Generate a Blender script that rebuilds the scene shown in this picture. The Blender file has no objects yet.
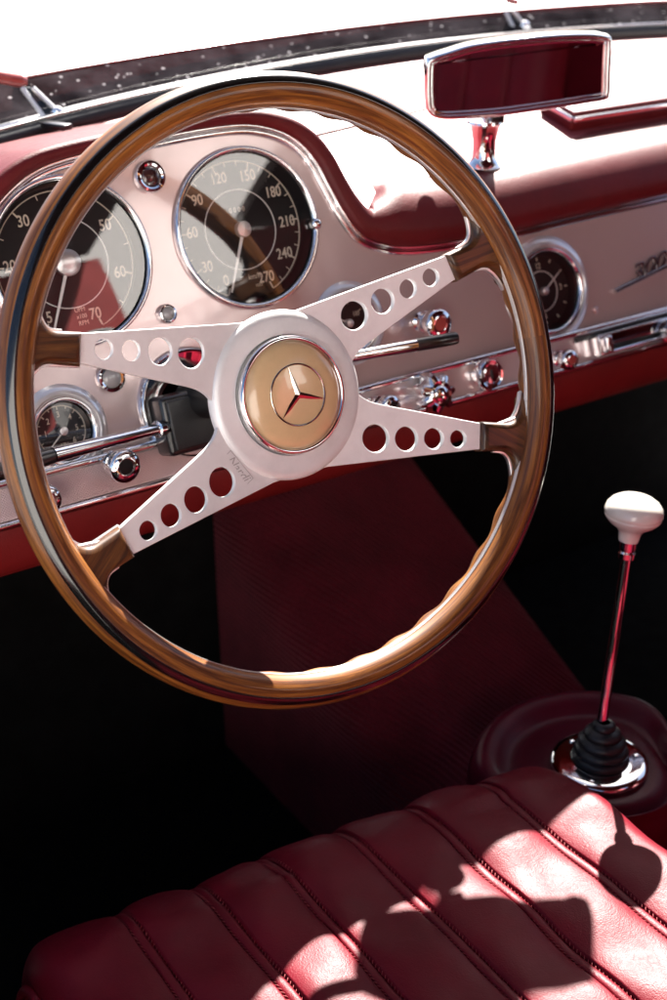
import bpy, bmesh, math, random
from mathutils import Vector, Matrix
from math import sin, cos, pi, radians, sqrt, atan2, hypot
random.seed(7)
S = bpy.context.scene
C = S.collection

# ------------------------------------------------------------------ materials
def newmat(name):
    m = bpy.data.materials.new(name); m.use_nodes = True
    nt = m.node_tree; b = nt.nodes['Principled BSDF']
    return m, nt, b
def N(nt, t, **kw):
    n = nt.nodes.new(t)
    for k, v in kw.items():
        if k in n.inputs: n.inputs[k].default_value = v
        else: setattr(n, k, v)
    return n
def L(nt, a, b): nt.links.new(a, b)
def setp(b, **kw):
    for k, v in kw.items(): b.inputs[k.replace('_', ' ')].default_value = v
def ramp(nt, fac, stops):
    r = N(nt, 'ShaderNodeValToRGB'); e = r.color_ramp.elements
    while len(e) < len(stops): e.new(0.5)
    for x, (p, c) in zip(e, stops): x.position = p; x.color = (*c, 1)
    L(nt, fac, r.inputs['Fac']); return r.outputs['Color']
def bump(nt, b, h, strength, dist, chain=None, slot='Normal'):
    n = N(nt, 'ShaderNodeBump', Strength=strength, Distance=dist)
    L(nt, h, n.inputs['Height'])
    if chain: L(nt, chain, n.inputs['Normal'])
    if b: L(nt, n.outputs['Normal'], b.inputs[slot])
    return n.outputs['Normal']
def objco(nt, scale=(1, 1, 1), kind='Object'):
    t = N(nt, 'ShaderNodeTexCoord'); m = N(nt, 'ShaderNodeMapping'); m.inputs['Scale'].default_value = scale
    L(nt, t.outputs[kind], m.inputs['Vector']); return m.outputs['Vector']
def noise(nt, vec, scale, detail=4, rough=.55, dist=0):
    n = N(nt, 'ShaderNodeTexNoise', Scale=scale, Detail=detail, Roughness=rough, Distortion=dist)
    L(nt, vec, n.inputs['Vector']); return n.outputs['Fac']

def simple(name, col, rough=.4, metal=0, coat=0, spec=.5, speck=0, bumps=0, bscale=600):
    m, nt, b = newmat(name)
    setp(b, Base_Color=(*col, 1), Roughness=rough, Metallic=metal, Coat_Weight=coat, Coat_Roughness=.05, Specular_IOR_Level=spec)
    co = objco(nt)
    if speck:
        f = noise(nt, co, 35, 6, .65)
        c = ramp(nt, f, [(.3, tuple(x*(1-speck) for x in col)), (.7, tuple(min(1, x*(1+speck)) for x in col))])
        L(nt, c, b.inputs['Base Color'])
        mr = N(nt, 'ShaderNodeMapRange'); mr.inputs['To Min'].default_value = rough*.8; mr.inputs['To Max'].default_value = rough*1.25
        L(nt, noise(nt, co, 60, 5, .6), mr.inputs['Value']); L(nt, mr.outputs['Result'], b.inputs['Roughness'])
    if bumps: bump(nt, b, noise(nt, co, bscale, 3), bumps, .001)
    return m

def leather(name, col, rough=.4, grain=700, strength=.35, crease=.35, spec=.5, vary=.2):
    m, nt, b = newmat(name)
    co = objco(nt)
    f = noise(nt, co, 14, 6, .6)
    c = ramp(nt, f, [(.3, tuple(x*(1-vary) for x in col)), (.72, tuple(x*(1+vary) for x in col))])
    L(nt, c, b.inputs['Base Color'])
    setp(b, Roughness=rough, Specular_IOR_Level=spec)
    mr = N(nt, 'ShaderNodeMapRange'); mr.inputs['To Min'].default_value = rough*.72; mr.inputs['To Max'].default_value = rough*1.3
    L(nt, noise(nt, co, 45, 6, .7), mr.inputs['Value']); L(nt, mr.outputs['Result'], b.inputs['Roughness'])
    v = N(nt, 'ShaderNodeTexVoronoi', Scale=grain, feature='F1'); L(nt, co, v.inputs['Vector'])
    n1 = bump(nt, None, v.outputs['Distance'], strength, .0006)
    cr = N(nt, 'ShaderNodeTexVoronoi', Scale=85, feature='DISTANCE_TO_EDGE')
    ns = N(nt, 'ShaderNodeTexNoise', Scale=40, Detail=5); L(nt, co, ns.inputs['Vector'])
    mx = N(nt, 'ShaderNodeMix', data_type='RGBA'); mx.inputs[0].default_value = .05
    L(nt, co, mx.inputs[6]); L(nt, ns.outputs['Color'], mx.inputs[7]); L(nt, mx.outputs[2], cr.inputs['Vector'])
    rr = ramp(nt, cr.outputs['Distance'], [(0, (0, 0, 0)), (.07, (1, 1, 1))])
    n2 = bump(nt, None, rr, crease*.5, .0006, n1)
    bump(nt, b, noise(nt, co, 55, 5, .6), crease, .002, n2)
    return m

def chrome_mat(name, rough=.045, col=(.83, .83, .84)):
    m, nt, b = newmat(name)
    setp(b, Base_Color=(*col, 1), Metallic=1, Roughness=rough)
    co = objco(nt)
    mr = N(nt, 'ShaderNodeMapRange'); mr.inputs['To Min'].default_value = rough*.5; mr.inputs['To Max'].default_value = rough*2
    L(nt, noise(nt, co, 120, 4), mr.inputs['Value']); L(nt, mr.outputs['Result'], b.inputs['Roughness'])
    bump(nt, b, noise(nt, co, 90, 2), .08, .0006)
    return m

def wood_mat(name, k=1):
    m, nt, b = newmat(name)
    t = N(nt, 'ShaderNodeTexCoord')
    def mp(s):
        k = N(nt, 'ShaderNodeMapping'); k.inputs['Scale'].default_value = s; L(nt, t.outputs['UV'], k.inputs['Vector']); return k.outputs['Vector']
    f = noise(nt, mp((14, 330, 1)), 1, 7, .62, .6)
    g = noise(nt, mp((40, 1500, 1)), 1, 4, .6)
    h = noise(nt, mp((4, 25, 1)), 1, 4, .6)
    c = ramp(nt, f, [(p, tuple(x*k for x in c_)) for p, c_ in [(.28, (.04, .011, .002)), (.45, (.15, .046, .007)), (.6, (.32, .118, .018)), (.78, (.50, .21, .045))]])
    pore = ramp(nt, g, [(.32, (.25, .2, .18)), (.45, (1, 1, 1))])
    mx = N(nt, 'ShaderNodeMix', data_type='RGBA', blend_type='MULTIPLY'); mx.inputs[0].default_value = .75
    L(nt, c, mx.inputs[6]); L(nt, pore, mx.inputs[7])
    tone = ramp(nt, h, [(.3, (.62, .55, .5)), (.7, (1.12, 1.05, 1))])
    m2 = N(nt, 'ShaderNodeMix', data_type='RGBA', blend_type='MULTIPLY'); m2.inputs[0].default_value = .8
    L(nt, mx.outputs[2], m2.inputs[6]); L(nt, tone, m2.inputs[7])
    L(nt, m2.outputs[2], b.inputs['Base Color'])
    setp(b, Roughness=.48, Specular_IOR_Level=.4, Coat_Weight=.45, Coat_Roughness=.04, Coat_IOR=1.45)
    bump(nt, b, noise(nt, mp((60, 60, 1)), 1, 2), .03, .001, slot='Coat Normal')
    return m

def brushed(name):
    m, nt, b = newmat(name)
    co = objco(nt)
    f = noise(nt, objco(nt, (25, 900, 900)), 1, 4, .7)
    g = noise(nt, co, 22, 6, .65)
    L(nt, ramp(nt, g, [(.25, (.74, .73, .73)), (.5, (.86, .85, .85)), (.75, (.92, .91, .91))]), b.inputs['Base Color'])
    mr = N(nt, 'ShaderNodeMapRange'); mr.inputs['To Min'].default_value = .36; mr.inputs['To Max'].default_value = .5
    L(nt, f, mr.inputs['Value']); L(nt, mr.outputs['Result'], b.inputs['Roughness'])
    setp(b, Metallic=.28)
    bump(nt, b, f, .22, .0004)
    return m

def paint(name, col, rough=.22, coat=1):
    m, nt, b = newmat(name)
    co = objco(nt)
    g = noise(nt, co, 7, 5, .6)
    L(nt, ramp(nt, g, [(.25, tuple(x*.94 for x in col)), (.75, col)]), b.inputs['Base Color'])
    setp(b, Roughness=rough, Metallic=.4, Coat_Weight=coat, Coat_Roughness=.055)
    n1 = bump(nt, b, noise(nt, co, 9, 3), .10, .01)
    L(nt, bump(nt, None, noise(nt, co, 14, 2), .10, .006), b.inputs['Coat Normal'])
    return m

def knurl(name, col):
    m, nt, b = newmat(name)
    co = objco(nt)
    sp = N(nt, 'ShaderNodeSeparateXYZ'); L(nt, co, sp.inputs[0])
    def wav(sign):
        a = N(nt, 'ShaderNodeMath', operation='MULTIPLY'); a.inputs[1].default_value = sign
        L(nt, sp.outputs[1], a.inputs[0])
        s = N(nt, 'ShaderNodeMath', operation='ADD'); L(nt, sp.outputs[0], s.inputs[0]); L(nt, a.outputs[0], s.inputs[1])
        k = N(nt, 'ShaderNodeMath', operation='MULTIPLY'); k.inputs[1].default_value = 2*pi/.0022; L(nt, s.outputs[0], k.inputs[0])
        q = N(nt, 'ShaderNodeMath', operation='SINE'); L(nt, k.outputs[0], q.inputs[0]); return q.outputs[0]
    mm = N(nt, 'ShaderNodeMath', operation='MAXIMUM'); L(nt, wav(1), mm.inputs[0]); L(nt, wav(-1), mm.inputs[1])
    setp(b, Base_Color=(*col, 1), Roughness=.3, Metallic=.5, Coat_Weight=.3)
    bump(nt, b, mm.outputs[0], .55, .0006)
    return m

def carpet_mat(name, col, period=.006):
    m, nt, b = newmat(name)
    t = N(nt, 'ShaderNodeTexCoord'); sp = N(nt, 'ShaderNodeSeparateXYZ'); L(nt, t.outputs['UV'], sp.inputs[0])
    ns = noise(nt, t.outputs['Object'], 220, 4, .7)
    a = N(nt, 'ShaderNodeMath', operation='MULTIPLY'); a.inputs[1].default_value = 2*pi/period; L(nt, sp.outputs[0], a.inputs[0])
    ad = N(nt, 'ShaderNodeMath', operation='MULTIPLY_ADD'); ad.inputs[1].default_value = 2.2; L(nt, ns, ad.inputs[0]); L(nt, a.outputs[0], ad.inputs[2])
    s = N(nt, 'ShaderNodeMath', operation='SINE'); L(nt, ad.outputs[0], s.inputs[0])
    c = ramp(nt, noise(nt, t.outputs['Object'], 500, 4, .7), [(.3, tuple(x*.6 for x in col)), (.7, tuple(x*1.35 for x in col))])
    L(nt, c, b.inputs['Base Color'])
    big = ramp(nt, noise(nt, t.outputs['Object'], 11, 5, .65), [(.3, (.55, .5, .5)), (.7, (1.35, 1.25, 1.25))])
    mm = N(nt, 'ShaderNodeMix', data_type='RGBA', blend_type='MULTIPLY'); mm.inputs[0].default_value = 1
    L(nt, c, mm.inputs[6]); L(nt, big, mm.inputs[7]); L(nt, mm.outputs[2], b.inputs['Base Color'])
    setp(b, Roughness=.95, Specular_IOR_Level=.15, Sheen_Weight=.25, Sheen_Roughness=.5)
    b.inputs['Sheen Tint'].default_value = (.8, .25, .3, 1)
    n1 = bump(nt, None, s.outputs[0], .8, .0016)
    bump(nt, b, noise(nt, t.outputs['Object'], 900, 3), .5, .001, n1)
    return m

def glass_mat(name, ior=1.5, tint=(1, 1, 1), rough=0.0, smudge=True):
    m = bpy.data.materials.new(name); m.use_nodes = True; nt = m.node_tree
    nt.nodes.remove(nt.nodes['Principled BSDF']); out = nt.nodes['Material Output']
    tr = N(nt, 'ShaderNodeBsdfTransparent'); tr.inputs['Color'].default_value = (*tint, 1)
    gl = N(nt, 'ShaderNodeBsdfGlossy', Roughness=rough)
    ge = N(nt, 'ShaderNodeNewGeometry'); dt = N(nt, 'ShaderNodeVectorMath', operation='DOT_PRODUCT')
    L(nt, ge.outputs['Normal'], dt.inputs[0]); L(nt, ge.outputs['Incoming'], dt.inputs[1])
    ab = N(nt, 'ShaderNodeMath', operation='ABSOLUTE'); L(nt, dt.outputs['Value'], ab.inputs[0])
    om = N(nt, 'ShaderNodeMath', operation='SUBTRACT'); om.inputs[0].default_value = 1; L(nt, ab.outputs[0], om.inputs[1])
    pw = N(nt, 'ShaderNodeMath', operation='POWER'); pw.inputs[1].default_value = 5; L(nt, om.outputs[0], pw.inputs[0])
    f0 = ((ior-1)/(ior+1))**2
    ma = N(nt, 'ShaderNodeMath', operation='MULTIPLY_ADD'); ma.inputs[1].default_value = 1-f0; ma.inputs[2].default_value = f0; L(nt, pw.outputs[0], ma.inputs[0])
    mx = N(nt, 'ShaderNodeMixShader')
    L(nt, ma.outputs[0], mx.inputs[0]); L(nt, tr.outputs[0], mx.inputs[1]); L(nt, gl.outputs[0], mx.inputs[2])
    L(nt, mx.outputs[0], out.inputs['Surface'])
    return m

def dusty_black(name):
    m, nt, b = newmat(name)
    co = objco(nt)
    v = N(nt, 'ShaderNodeTexVoronoi', Scale=230, feature='F1'); L(nt, co, v.inputs['Vector'])
    rnd = N(nt, 'ShaderNodeSeparateColor'); L(nt, v.outputs['Color'], rnd.inputs[0])
    th = N(nt, 'ShaderNodeMath', operation='MULTIPLY'); th.inputs[1].default_value = .42; L(nt, rnd.outputs[0], th.inputs[0])
    lt = N(nt, 'ShaderNodeMath', operation='LESS_THAN'); L(nt, v.outputs['Distance'], lt.inputs[0]); L(nt, th.outputs[0], lt.inputs[1])
    k = N(nt, 'ShaderNodeMath', operation='GREATER_THAN'); k.inputs[1].default_value = .87; L(nt, rnd.outputs[1], k.inputs[0])
    mk = N(nt, 'ShaderNodeMath', operation='MULTIPLY'); L(nt, lt.outputs[0], mk.inputs[0]); L(nt, k.outputs[0], mk.inputs[1])
    base = ramp(nt, noise(nt, co, 22, 6, .65), [(.35, (.006, .005, .006)), (.75, (.035, .03, .034))])
    mx = N(nt, 'ShaderNodeMix', data_type='RGBA'); L(nt, mk.outputs[0], mx.inputs[0]); L(nt, base, mx.inputs[6]); mx.inputs[7].default_value = (.30, .28, .29, 1)
    L(nt, mx.outputs[2], b.inputs['Base Color']); setp(b, Roughness=.9, Specular_IOR_Level=.0)
    return m

M = dict(
    wood=wood_mat('varnished wood'), shadewood=wood_mat('varnished wood with painted shade', .38),  # second wood is the rim wood darkened: sleeve shade put into the colour
    alu=brushed('brushed aluminium'),
    edge=simple('polished aluminium edge', (.88, .87, .86), .28, .85),
    chrome=chrome_mat('chrome'),
    darkchrome=chrome_mat('dark chrome', .08, (.36, .33, .33)),
    emblem=chrome_mat('aged emblem metal', .12, (.58, .49, .42)),
    satin=simple('satin metal', (.7, .68, .68), .32, .8, speck=.08),
    black=simple('black plastic', (.008, .008, .009), .3, coat=.4, speck=.3),
    rubber=simple('black rubber', (.012, .012, .013), .42, speck=.3, bumps=.15),
    inlay=simple('black inlay', (.004, .004, .004), .16, coat=.8),
    panel=paint('silver dash paint', (.60, .465, .455)),
    pod=paint('silver pod paint', (.72, .69, .69), .2),
    body=paint('silver body paint', (.80, .79, .79), .35, .6),
    knurl=knurl('knurled insert', (.74, .56, .54)),
    insert=paint('pale insert', (.80, .70, .71), .2),
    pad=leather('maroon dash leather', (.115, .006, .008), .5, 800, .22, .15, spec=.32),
    lining=leather('dark maroon lining', (.035, .003, .004), .7, 800, .2, .1, spec=.1),
    deck=leather('maroon deck leather with painted glare', (.24, .03, .035), .5, 800, .2, .12, spec=1.0),  # dash leather again, lighter and shinier: sun glare worked into the colour
    rear=leather('red rear leather', (.45, .08, .08), .6, 500, .2, .1, spec=.2),
    collar=leather('glossy maroon collar', (.085, .0035, .013), .36, 900, .12, .12, spec=.16),
    valance=leather('red valance leather', (.15, .008, .008), .5, 800, .2, .1, spec=.25),
    seat=leather('maroon seat leather', (.150, .0045, .013), .46, 900, .17, .2, spec=.17),
    thread=simple('pale red thread', (.24, .022, .026), .7),
    carpet=carpet_mat('ribbed maroon carpet', (.12, .008, .016)),
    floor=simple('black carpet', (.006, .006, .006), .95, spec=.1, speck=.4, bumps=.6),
    dial=simple('black dial', (.006, .006, .007), .55, spec=.2),
    mark=simple('cream dial print', (.62, .54, .44), .6),
    white=simple('white dial print', (.8, .78, .74), .6),
    ivory=simple('ivory plastic', (.82, .76, .68), .22, coat=.7, speck=.03),
    cream=simple('cream horn button', (.74, .50, .27), .22, coat=1, speck=.08),
    glass=glass_mat('gauge glass', 2.1),
    screen=glass_mat('windscreen glass', 1.3),
    mirror=simple('mirror silvering', (.80, .66, .66), .015, 1),
    dusty=dusty_black('dusty black scuttle'),
    redpl=simple('red paint', (.35, .06, .05), .3, coat=.6),
    lens=simple('dark lens', (.05, .02, .02), .12, coat=1),
    grey=simple('grey lens', (.35, .33, .33), .25, coat=1),
    ground=simple('grey concrete', (.34, .33, .32), .9, speck=.12),
    wall=simple('white render', (.80, .77, .75), .9, speck=.06),
    engrave=simple('engraved grey', (.50, .48, .48), .5, .5),
)

# ------------------------------------------------------------------ mesh helpers
def empty(name, label=None, cat=None, mat=Matrix.Identity(4), group=None):
    o = bpy.data.objects.new(name, None); C.objects.link(o); o.matrix_world = mat; o.empty_display_size = .02
    if label: o['label'] = label
    if cat: o['category'] = cat
    if group: o['group'] = group
    return o
def finish(me, name, mat, parent=None, angle=35, smooth=True):
    if smooth:
        me.shade_smooth(); me.set_sharp_from_angle(angle=radians(angle))
    o = bpy.data.objects.new(name, me); C.objects.link(o)
    if mat: me.materials.clear(); me.materials.append(M[mat] if isinstance(mat, str) else mat)
    if parent: o.parent = parent
    return o
class MB:
    """collects shapes for ONE mesh"""
    def __init__(s): s.v = []; s.f = []; s.uv = None
    def add(s, vs, fs):
        k = len(s.v); s.v += [tuple(v) for v in vs]; s.f += [tuple(i+k for i in f) for f in fs]; return s
    def grid(s, rows, cu=False, cv=False):
        n = len(rows); m = len(rows[0]); fs = []
        for i in range(n if cu else n-1):
            for j in range(m if cv else m-1):
                a, b = i*m+j, i*m+(j+1) % m; c, d = ((i+1) % n)*m+(j+1) % m, ((i+1) % n)*m+j
                fs.append((a, b, c, d))
        return s.add([p for r in rows for p in r], fs)
    def lathe(s, prof, org=(0, 0, 0), axis=(0, 0, 1), n=64, cap=True):
        z = Vector(axis).normalized(); x = z.orthogonal().normalized(); y = z.cross(x); o = Vector(org)
        rows = [[o + z*w + (x*cos(2*pi*k/n)+y*sin(2*pi*k/n))*max(r, 1e-6) for k in range(n)] for r, w in prof]
        return s.grid(rows, False, True)
    def tube(s, pts, r, n=14, closed=False, cap=True, flat=None):
        pts = [Vector(p) for p in pts]; m = len(pts); rows = []; up = None
        for i, p in enumerate(pts):
            a = pts[(i-1) % m] if (closed or i > 0) else p; b = pts[(i+1) % m] if (closed or i < m-1) else p
            t = (b-a).normalized()
            if up is None: up = t.orthogonal().normalized()
            up = (up - t*up.dot(t)).normalized(); sd = t.cross(up)
            rr = r(i/(m-1)) if callable(r) else r
            rows.append([p+(up*cos(2*pi*k/n)+sd*sin(2*pi*k/n))*rr for k in range(n)])
        k0 = len(s.v); s.grid(rows, closed, True)
        if cap and not closed:
            s.f.append(tuple(k0+j for j in range(n))); s.f.append(tuple(k0+(m-1)*n+j for j in range(n)))
        return s
    def box(s, c, d, rot=None):
        c = Vector(c); vs = []
        for x in (-1, 1):
            for y in (-1, 1):
                for z in (-1, 1):
                    v = Vector((x*d[0]/2, y*d[1]/2, z*d[2]/2)); vs.append(c+(rot @ v if rot else v))
        return s.add(vs, [(0, 1, 3, 2), (4, 6, 7, 5), (0, 4, 5, 1), (2, 3, 7, 6), (0, 2, 6, 4), (1, 5, 7, 3)])
    def build(s, name, mat, parent=None, angle=35, bevel=0, seg=3, uvs=None, smooth=True):
        me = bpy.data.meshes.new(name); me.from_pydata(s.v, [], s.f); me.update()
        bm = bmesh.new(); bm.from_mesh(me)
        if uvs is not None:
            ul = bm.loops.layers.uv.new('UVMap')
            for f in bm.faces:
                ks = [uvs[l.vert.index] for l in f.loops]; mx = max(k[0] for k in ks)
                for l, k in zip(f.loops, ks):
                    u = k[0]
                    if len(k) > 2 and mx-u > k[2]*.5: u += k[2]
                    l[ul].uv = (u, k[1])
        if bevel:
            bmesh.ops.bevel(bm, geom=[e for e in bm.edges if len(e.link_faces) == 2 and e.calc_face_angle() > .5], offset=bevel, segments=seg, affect='EDGES', profile=.5, clamp_overlap=True)
        bmesh.ops.recalc_face_normals(bm, faces=bm.faces)
        bm.to_mesh(me); bm.free()
        return finish(me, name, mat, parent, angle, smooth)

def curve_mesh(cu, name):
    o = bpy.data.objects.new('tmp', cu); C.objects.link(o)
    dg = bpy.context.evaluated_depsgraph_get()
    me = bpy.data.meshes.new_from_object(o.evaluated_get(dg)); me.name = name
    bpy.data.objects.remove(o); bpy.data.curves.remove(cu); return me
def plate_mesh(polys, thick, bev=0, name='plate'):
    """flat plate, front face at z=0, first polygon is the outline, others are holes"""
    cu = bpy.data.curves.new(name, 'CURVE'); cu.dimensions = '2D'; cu.fill_mode = 'BOTH'
    for p in polys:
        sp = cu.splines.new('POLY'); sp.points.add(len(p)-1); sp.use_cyclic_u = True
        for q, pt in zip(p, sp.points): pt.co = (q[0], q[1], 0, 1)
    cu.extrude = thick/2-bev; cu.bevel_depth = bev; cu.bevel_resolution = 2; cu.offset = -bev
    me = curve_mesh(cu, name)
    me.transform(Matrix.Translation((0, 0, -thick/2)))
    return me
def text_mesh(txt, size, mat4=Matrix.Identity(4), thick=.0003, shear=0, sx=1, bev=0, align='CENTER', off=0):
    cu = bpy.data.curves.new('txt', 'FONT'); cu.body = txt; cu.size = size; cu.align_x = align; cu.align_y = 'CENTER'
    cu.extrude = thick; cu.shear = shear; cu.bevel_depth = bev; cu.offset = off; cu.resolution_u = 4
    me = curve_mesh(cu, 'txt'); me.transform(Matrix.Diagonal((sx, 1, 1, 1))); me.transform(mat4); return me
def join(meshes, name):
    bm = bmesh.new()
    for m in meshes: bm.from_mesh(m)
    me = bpy.data.meshes.new(name); bm.to_mesh(me); bm.free()
    for m in meshes: bpy.data.meshes.remove(m)
    return me
def circle(cx, cy, r, n=40, ph=0): return [(cx+r*cos(2*pi*k/n+ph), cy+r*sin(2*pi*k/n+ph)) for k in range(n)]
def bez(p0, p1, p2, n=8): return [tuple((1-t)**2*a+2*t*(1-t)*b+t*t*c for a, b, c in zip(p0, p1, p2)) for t in [k/n for k in range(n+1)]]
def catmull(P, n=6):
    out = []; P = [Vector(p) for p in P]
    for i in range(len(P)-1):
        p0 = P[max(i-1, 0)]; p1 = P[i]; p2 = P[i+1]; p3 = P[min(i+2, len(P)-1)]
        for k in range(n):
            t = k/n; out.append(.5*((2*p1)+(p2-p0)*t+(2*p0-5*p1+4*p2-p3)*t*t+(3*p1-p0-3*p2+p3)*t**3))
    out.append(P[-1]); return out
def frame4(o, x, y, z): return Matrix((( x[0], y[0], z[0], o[0]), (x[1], y[1], z[1], o[1]), (x[2], y[2], z[2], o[2]), (0, 0, 0, 1)))
def lerp(a, b, t): return a+(b-a)*t
def smooth(a, b, x):
    t = min(1, max(0, (x-a)/(b-a))); return t*t*(3-2*t)

# frames: dash panel (x, up the panel, towards the driver) and steering wheel
UD, ND = (0, .32399769, .94605787), (0, -.94605787, .32399769)
UW, NW = (0, .34202014, .93969262), (0, -.93969262, .34202014)
DASH = frame4((0, .14437801, .45123803), (1, 0, 0), UD, ND)
WHEEL = frame4((0, 0, .62), (1, 0, 0), UW, NW)

# ================================================================== steering wheel
wheel = empty('steering_wheel', 'wood rimmed four spoke steering wheel with drilled aluminium spokes in front of the dashboard', 'steering wheel', WHEEL)
R0, W0, RT = .1952, -.0104, .0115
NT = 360
def ring_strip(phis, rad):
    rows = []; uv = []
    for i in range(NT):
        th = 2*pi*i/NT; row = []
        for ph in phis:
            r = rad(th, ph); R = R0+r*sin(ph); row.append((R*cos(th), R*sin(th), W0+r*cos(ph)))
            uv.append((th*R0, ph*RT, 2*pi*R0))
        rows.append(row)
    mb = MB(); mb.grid(rows, True, False); return mb, uv
def seq(a, b, n): return [radians(a+(b-a)*k/n) for k in range(n+1)]
mb, uv = ring_strip(seq(-82, 92, 36), lambda th, ph: RT)
mb.build('wood_rim', 'wood', wheel, uvs=uv, angle=80)
def back(th, ph):
    d = math.degrees(ph) % 360
    w = max(0, 1-((d-223)/39)**2) if abs(d-223) < 39 else 0
    return .0115+w*(.0008+.0023*(.5+.5*cos(36*th+.6*sin(5*th))))
mb, uv = ring_strip(seq(92, 262, 34), back)
mb.build('finger_grip', 'wood', wheel, uvs=uv, angle=80)
mb, uv = ring_strip([radians(a) for a in (-99, -98.5, -96, -84, -81.5, -81)], lambda th, ph: .0108 if abs(math.degrees(ph)+90) > 8.7 else (.0121 if abs(math.degrees(ph)+90) < 7 else .0119))
mb.build('core_ring', 'edge', wheel, angle=50)
mb, uv = ring_strip([radians(a) for a in (9.5, 10, 13, 18, 25, 32, 37, 40, 40.5)], lambda th, ph: .0112 if not 9.9 < math.degrees(ph) < 40.1 else (.01178 if 12 < math.degrees(ph) < 38 else .0115))
mb.build('black_inlay', 'inlay', wheel, angle=50)

TH = radians(23.8)
def spoke_w(x, u, sx, su): return -.034+((abs(x)*cos(TH)+u*su*sin(TH))-.055)/.135*.022
outl = [(.008, .0), (.008, .0535), (.022, .0537), (.135, .0685), (.1560, .0730), (.186, .066), (.183, .052), (.1560, .0545), (.1405, .0505)]
outl += [(.0760, .0238)] + bez((.0700, .0213), (.0525, .0140), (.0528, .0), 10)
holes = [(.1245, .0565, .0062), (.106, .0520, .0074), (.0855, .0475, .0086), (.063, .042, .0098)]
sle = [(.1375, .0697), (.150, .0725)] + bez((.1535, .0733), (.1635, .0757), (.1603, .0925), 10) + [(.1640, .0985), (.172, .0865), (.182, .058), (.1855, .036)] + bez((.1815, .0375), (.1745, .0575), (.1620, .0548), 10) + [(.1432, .0494)]
def offset_poly(P, d):
    out = []; n = len(P)
    for i in range(n):
        a = Vector(P[i-1]); b = Vector(P[i]); c = Vector(P[(i+1) % n])
        t = ((b-a).normalized()+(c-b).normalized()).normalized(); nn = Vector((t.y, -t.x)); out.append(tuple(b+nn*d))
    return out
def area(P): return sum(P[i-1][0]*P[i][1]-P[i][0]*P[i-1][1] for i in range(len(P)))
for sx in (1, -1):
    for su in (1, -1):
        if su == 1: oo, hh, ss = outl, holes, sle
        else:
            oo = [(x, u*1.02) for x, u in outl]; hh = [(x-.002, u*1.045, r) for x, u, r in holes]; ss = [(x-.0012, u*1.03) for x, u in sle]
        mir = lambda P: [(x*sx-.0012, u*su) for x, u in P]
        def tilt(me):
            for v in me.vertices: v.co.z += spoke_w(v.co.x, v.co.y, sx, su)
            return me
        me = tilt(plate_mesh([mir(oo)] + [mir(circle(x, u, r)) for x, u, r in hh], .0042, .0007, 'spoke'))
        finish(me, 'spoke', 'alu', wheel, 30)
        P = mir(ss); P = P if area(P) > 0 else P[::-1]
        me = tilt(plate_mesh([offset_poly(P, -.0002)], .0140, .0042, 'sleeve')); me.transform(Matrix.Translation((0, 0, .0046)))
        ul = me.uv_layers.new(name='UVMap') if not me.uv_layers else me.uv_layers[0]
        for lp in me.loops:
            co = me.vertices[lp.vertex_index].co; ul.data[lp.index].uv = (co.x*cos(TH*sx*su)+co.y*sin(TH*sx*su)+7*su+3*sx, (-co.x*sin(TH*sx*su)+co.y*cos(TH*sx*su))*.6+co.z)
        slv = finish(me, 'wood_sleeve', 'shadewood', wheel, 50)
        inner = [(x, u) for x, u in P if abs(x) > .142]
        me = tilt(plate_mesh([offset_poly(inner, .0013)], .0032, .0004, 'core_web')); me.transform(Matrix.Translation((0, 0, -.0012)))
        finish(me, 'core_web', 'edge', slv, 30)
# hub
hub = MB().lathe([(.0, -.040), (.0565, -.040), (.0572, -.0365), (.0564, -.0345), (.0545, -.0326), (.0510, -.0318), (.044, -.0313), (.0405, -.0312), (.039, -.033), (.02, -.034), (0, -.034)], n=128).build('hub_ring', 'alu', wheel, 40)
bt = MB().lathe([(.0385, -.031), (.0398, -.0285), (.0396, -.0262), (.0385, -.0246), (.0372, -.0244), (.0362, -.0255), (.0358, -.027), (.030, -.028)], n=128).build('button_bezel', 'chrome', wheel, 60)
hb = MB().lathe([(.0362, -.0268), (.0350, -.0252), (.032, -.0232), (.027, -.0215), (.020, -.0202), (.012, -.0195), (.005, -.0193), (0, -.0193)], n=96).build('horn_button', 'cream', wheel, 60)
# star in ring
def star_mesh():
    mb = MB(); ang = [radians(a) for a in (100, -20, -140)]
    zc = -.0180; zb = -.0197; top = (0, 0, zc)
    vs = [(0, 0, zc)]; Rr = .0200
    for i, a in enumerate(ang):
        t = (Rr*cos(a), Rr*sin(a), zb+.0006)
        b1 = (.0032*cos(a+pi/3), .0032*sin(a+pi/3), zb); b2 = (.0032*cos(a-pi/3), .0032*sin(a-pi/3), zb)
        mb.add([top, t, b1], [(0, 1, 2)]); mb.add([top, b2, t], [(0, 1, 2)])
    return mb
star_mesh().build('star_emblem', 'emblem', hb, 5, smooth=False)
MB().tube([(.0203*cos(2*pi*k/96), .0203*sin(2*pi*k/96), -.0199) for k in range(96)], .00062, 10, True).build('emblem_ring', 'emblem', hb)
# engraved maker script on the lower left spoke
a = radians(-61.5); mt = Matrix.Translation((-.0480, -.0385, spoke_w(-.0480, -.0385, -1, -1)+.0001)) @ Matrix.Rotation(a, 4, 'Z')
tm = text_mesh('Nardi', .0085, mt, .00012, .35)
fr = plate_mesh([[(-.0125, -.0042), (.0125, -.0042), (.0125, .0042), (-.0125, .0042)], [(-.0122, -.0039), (.0122, -.0039), (.0122, .0039), (-.0122, .0039)]], .0002); fr.transform(mt)
finish(join([tm, fr], 'engraved_script'), 'engraved_script', 'engrave', wheel, smooth=False)

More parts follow.
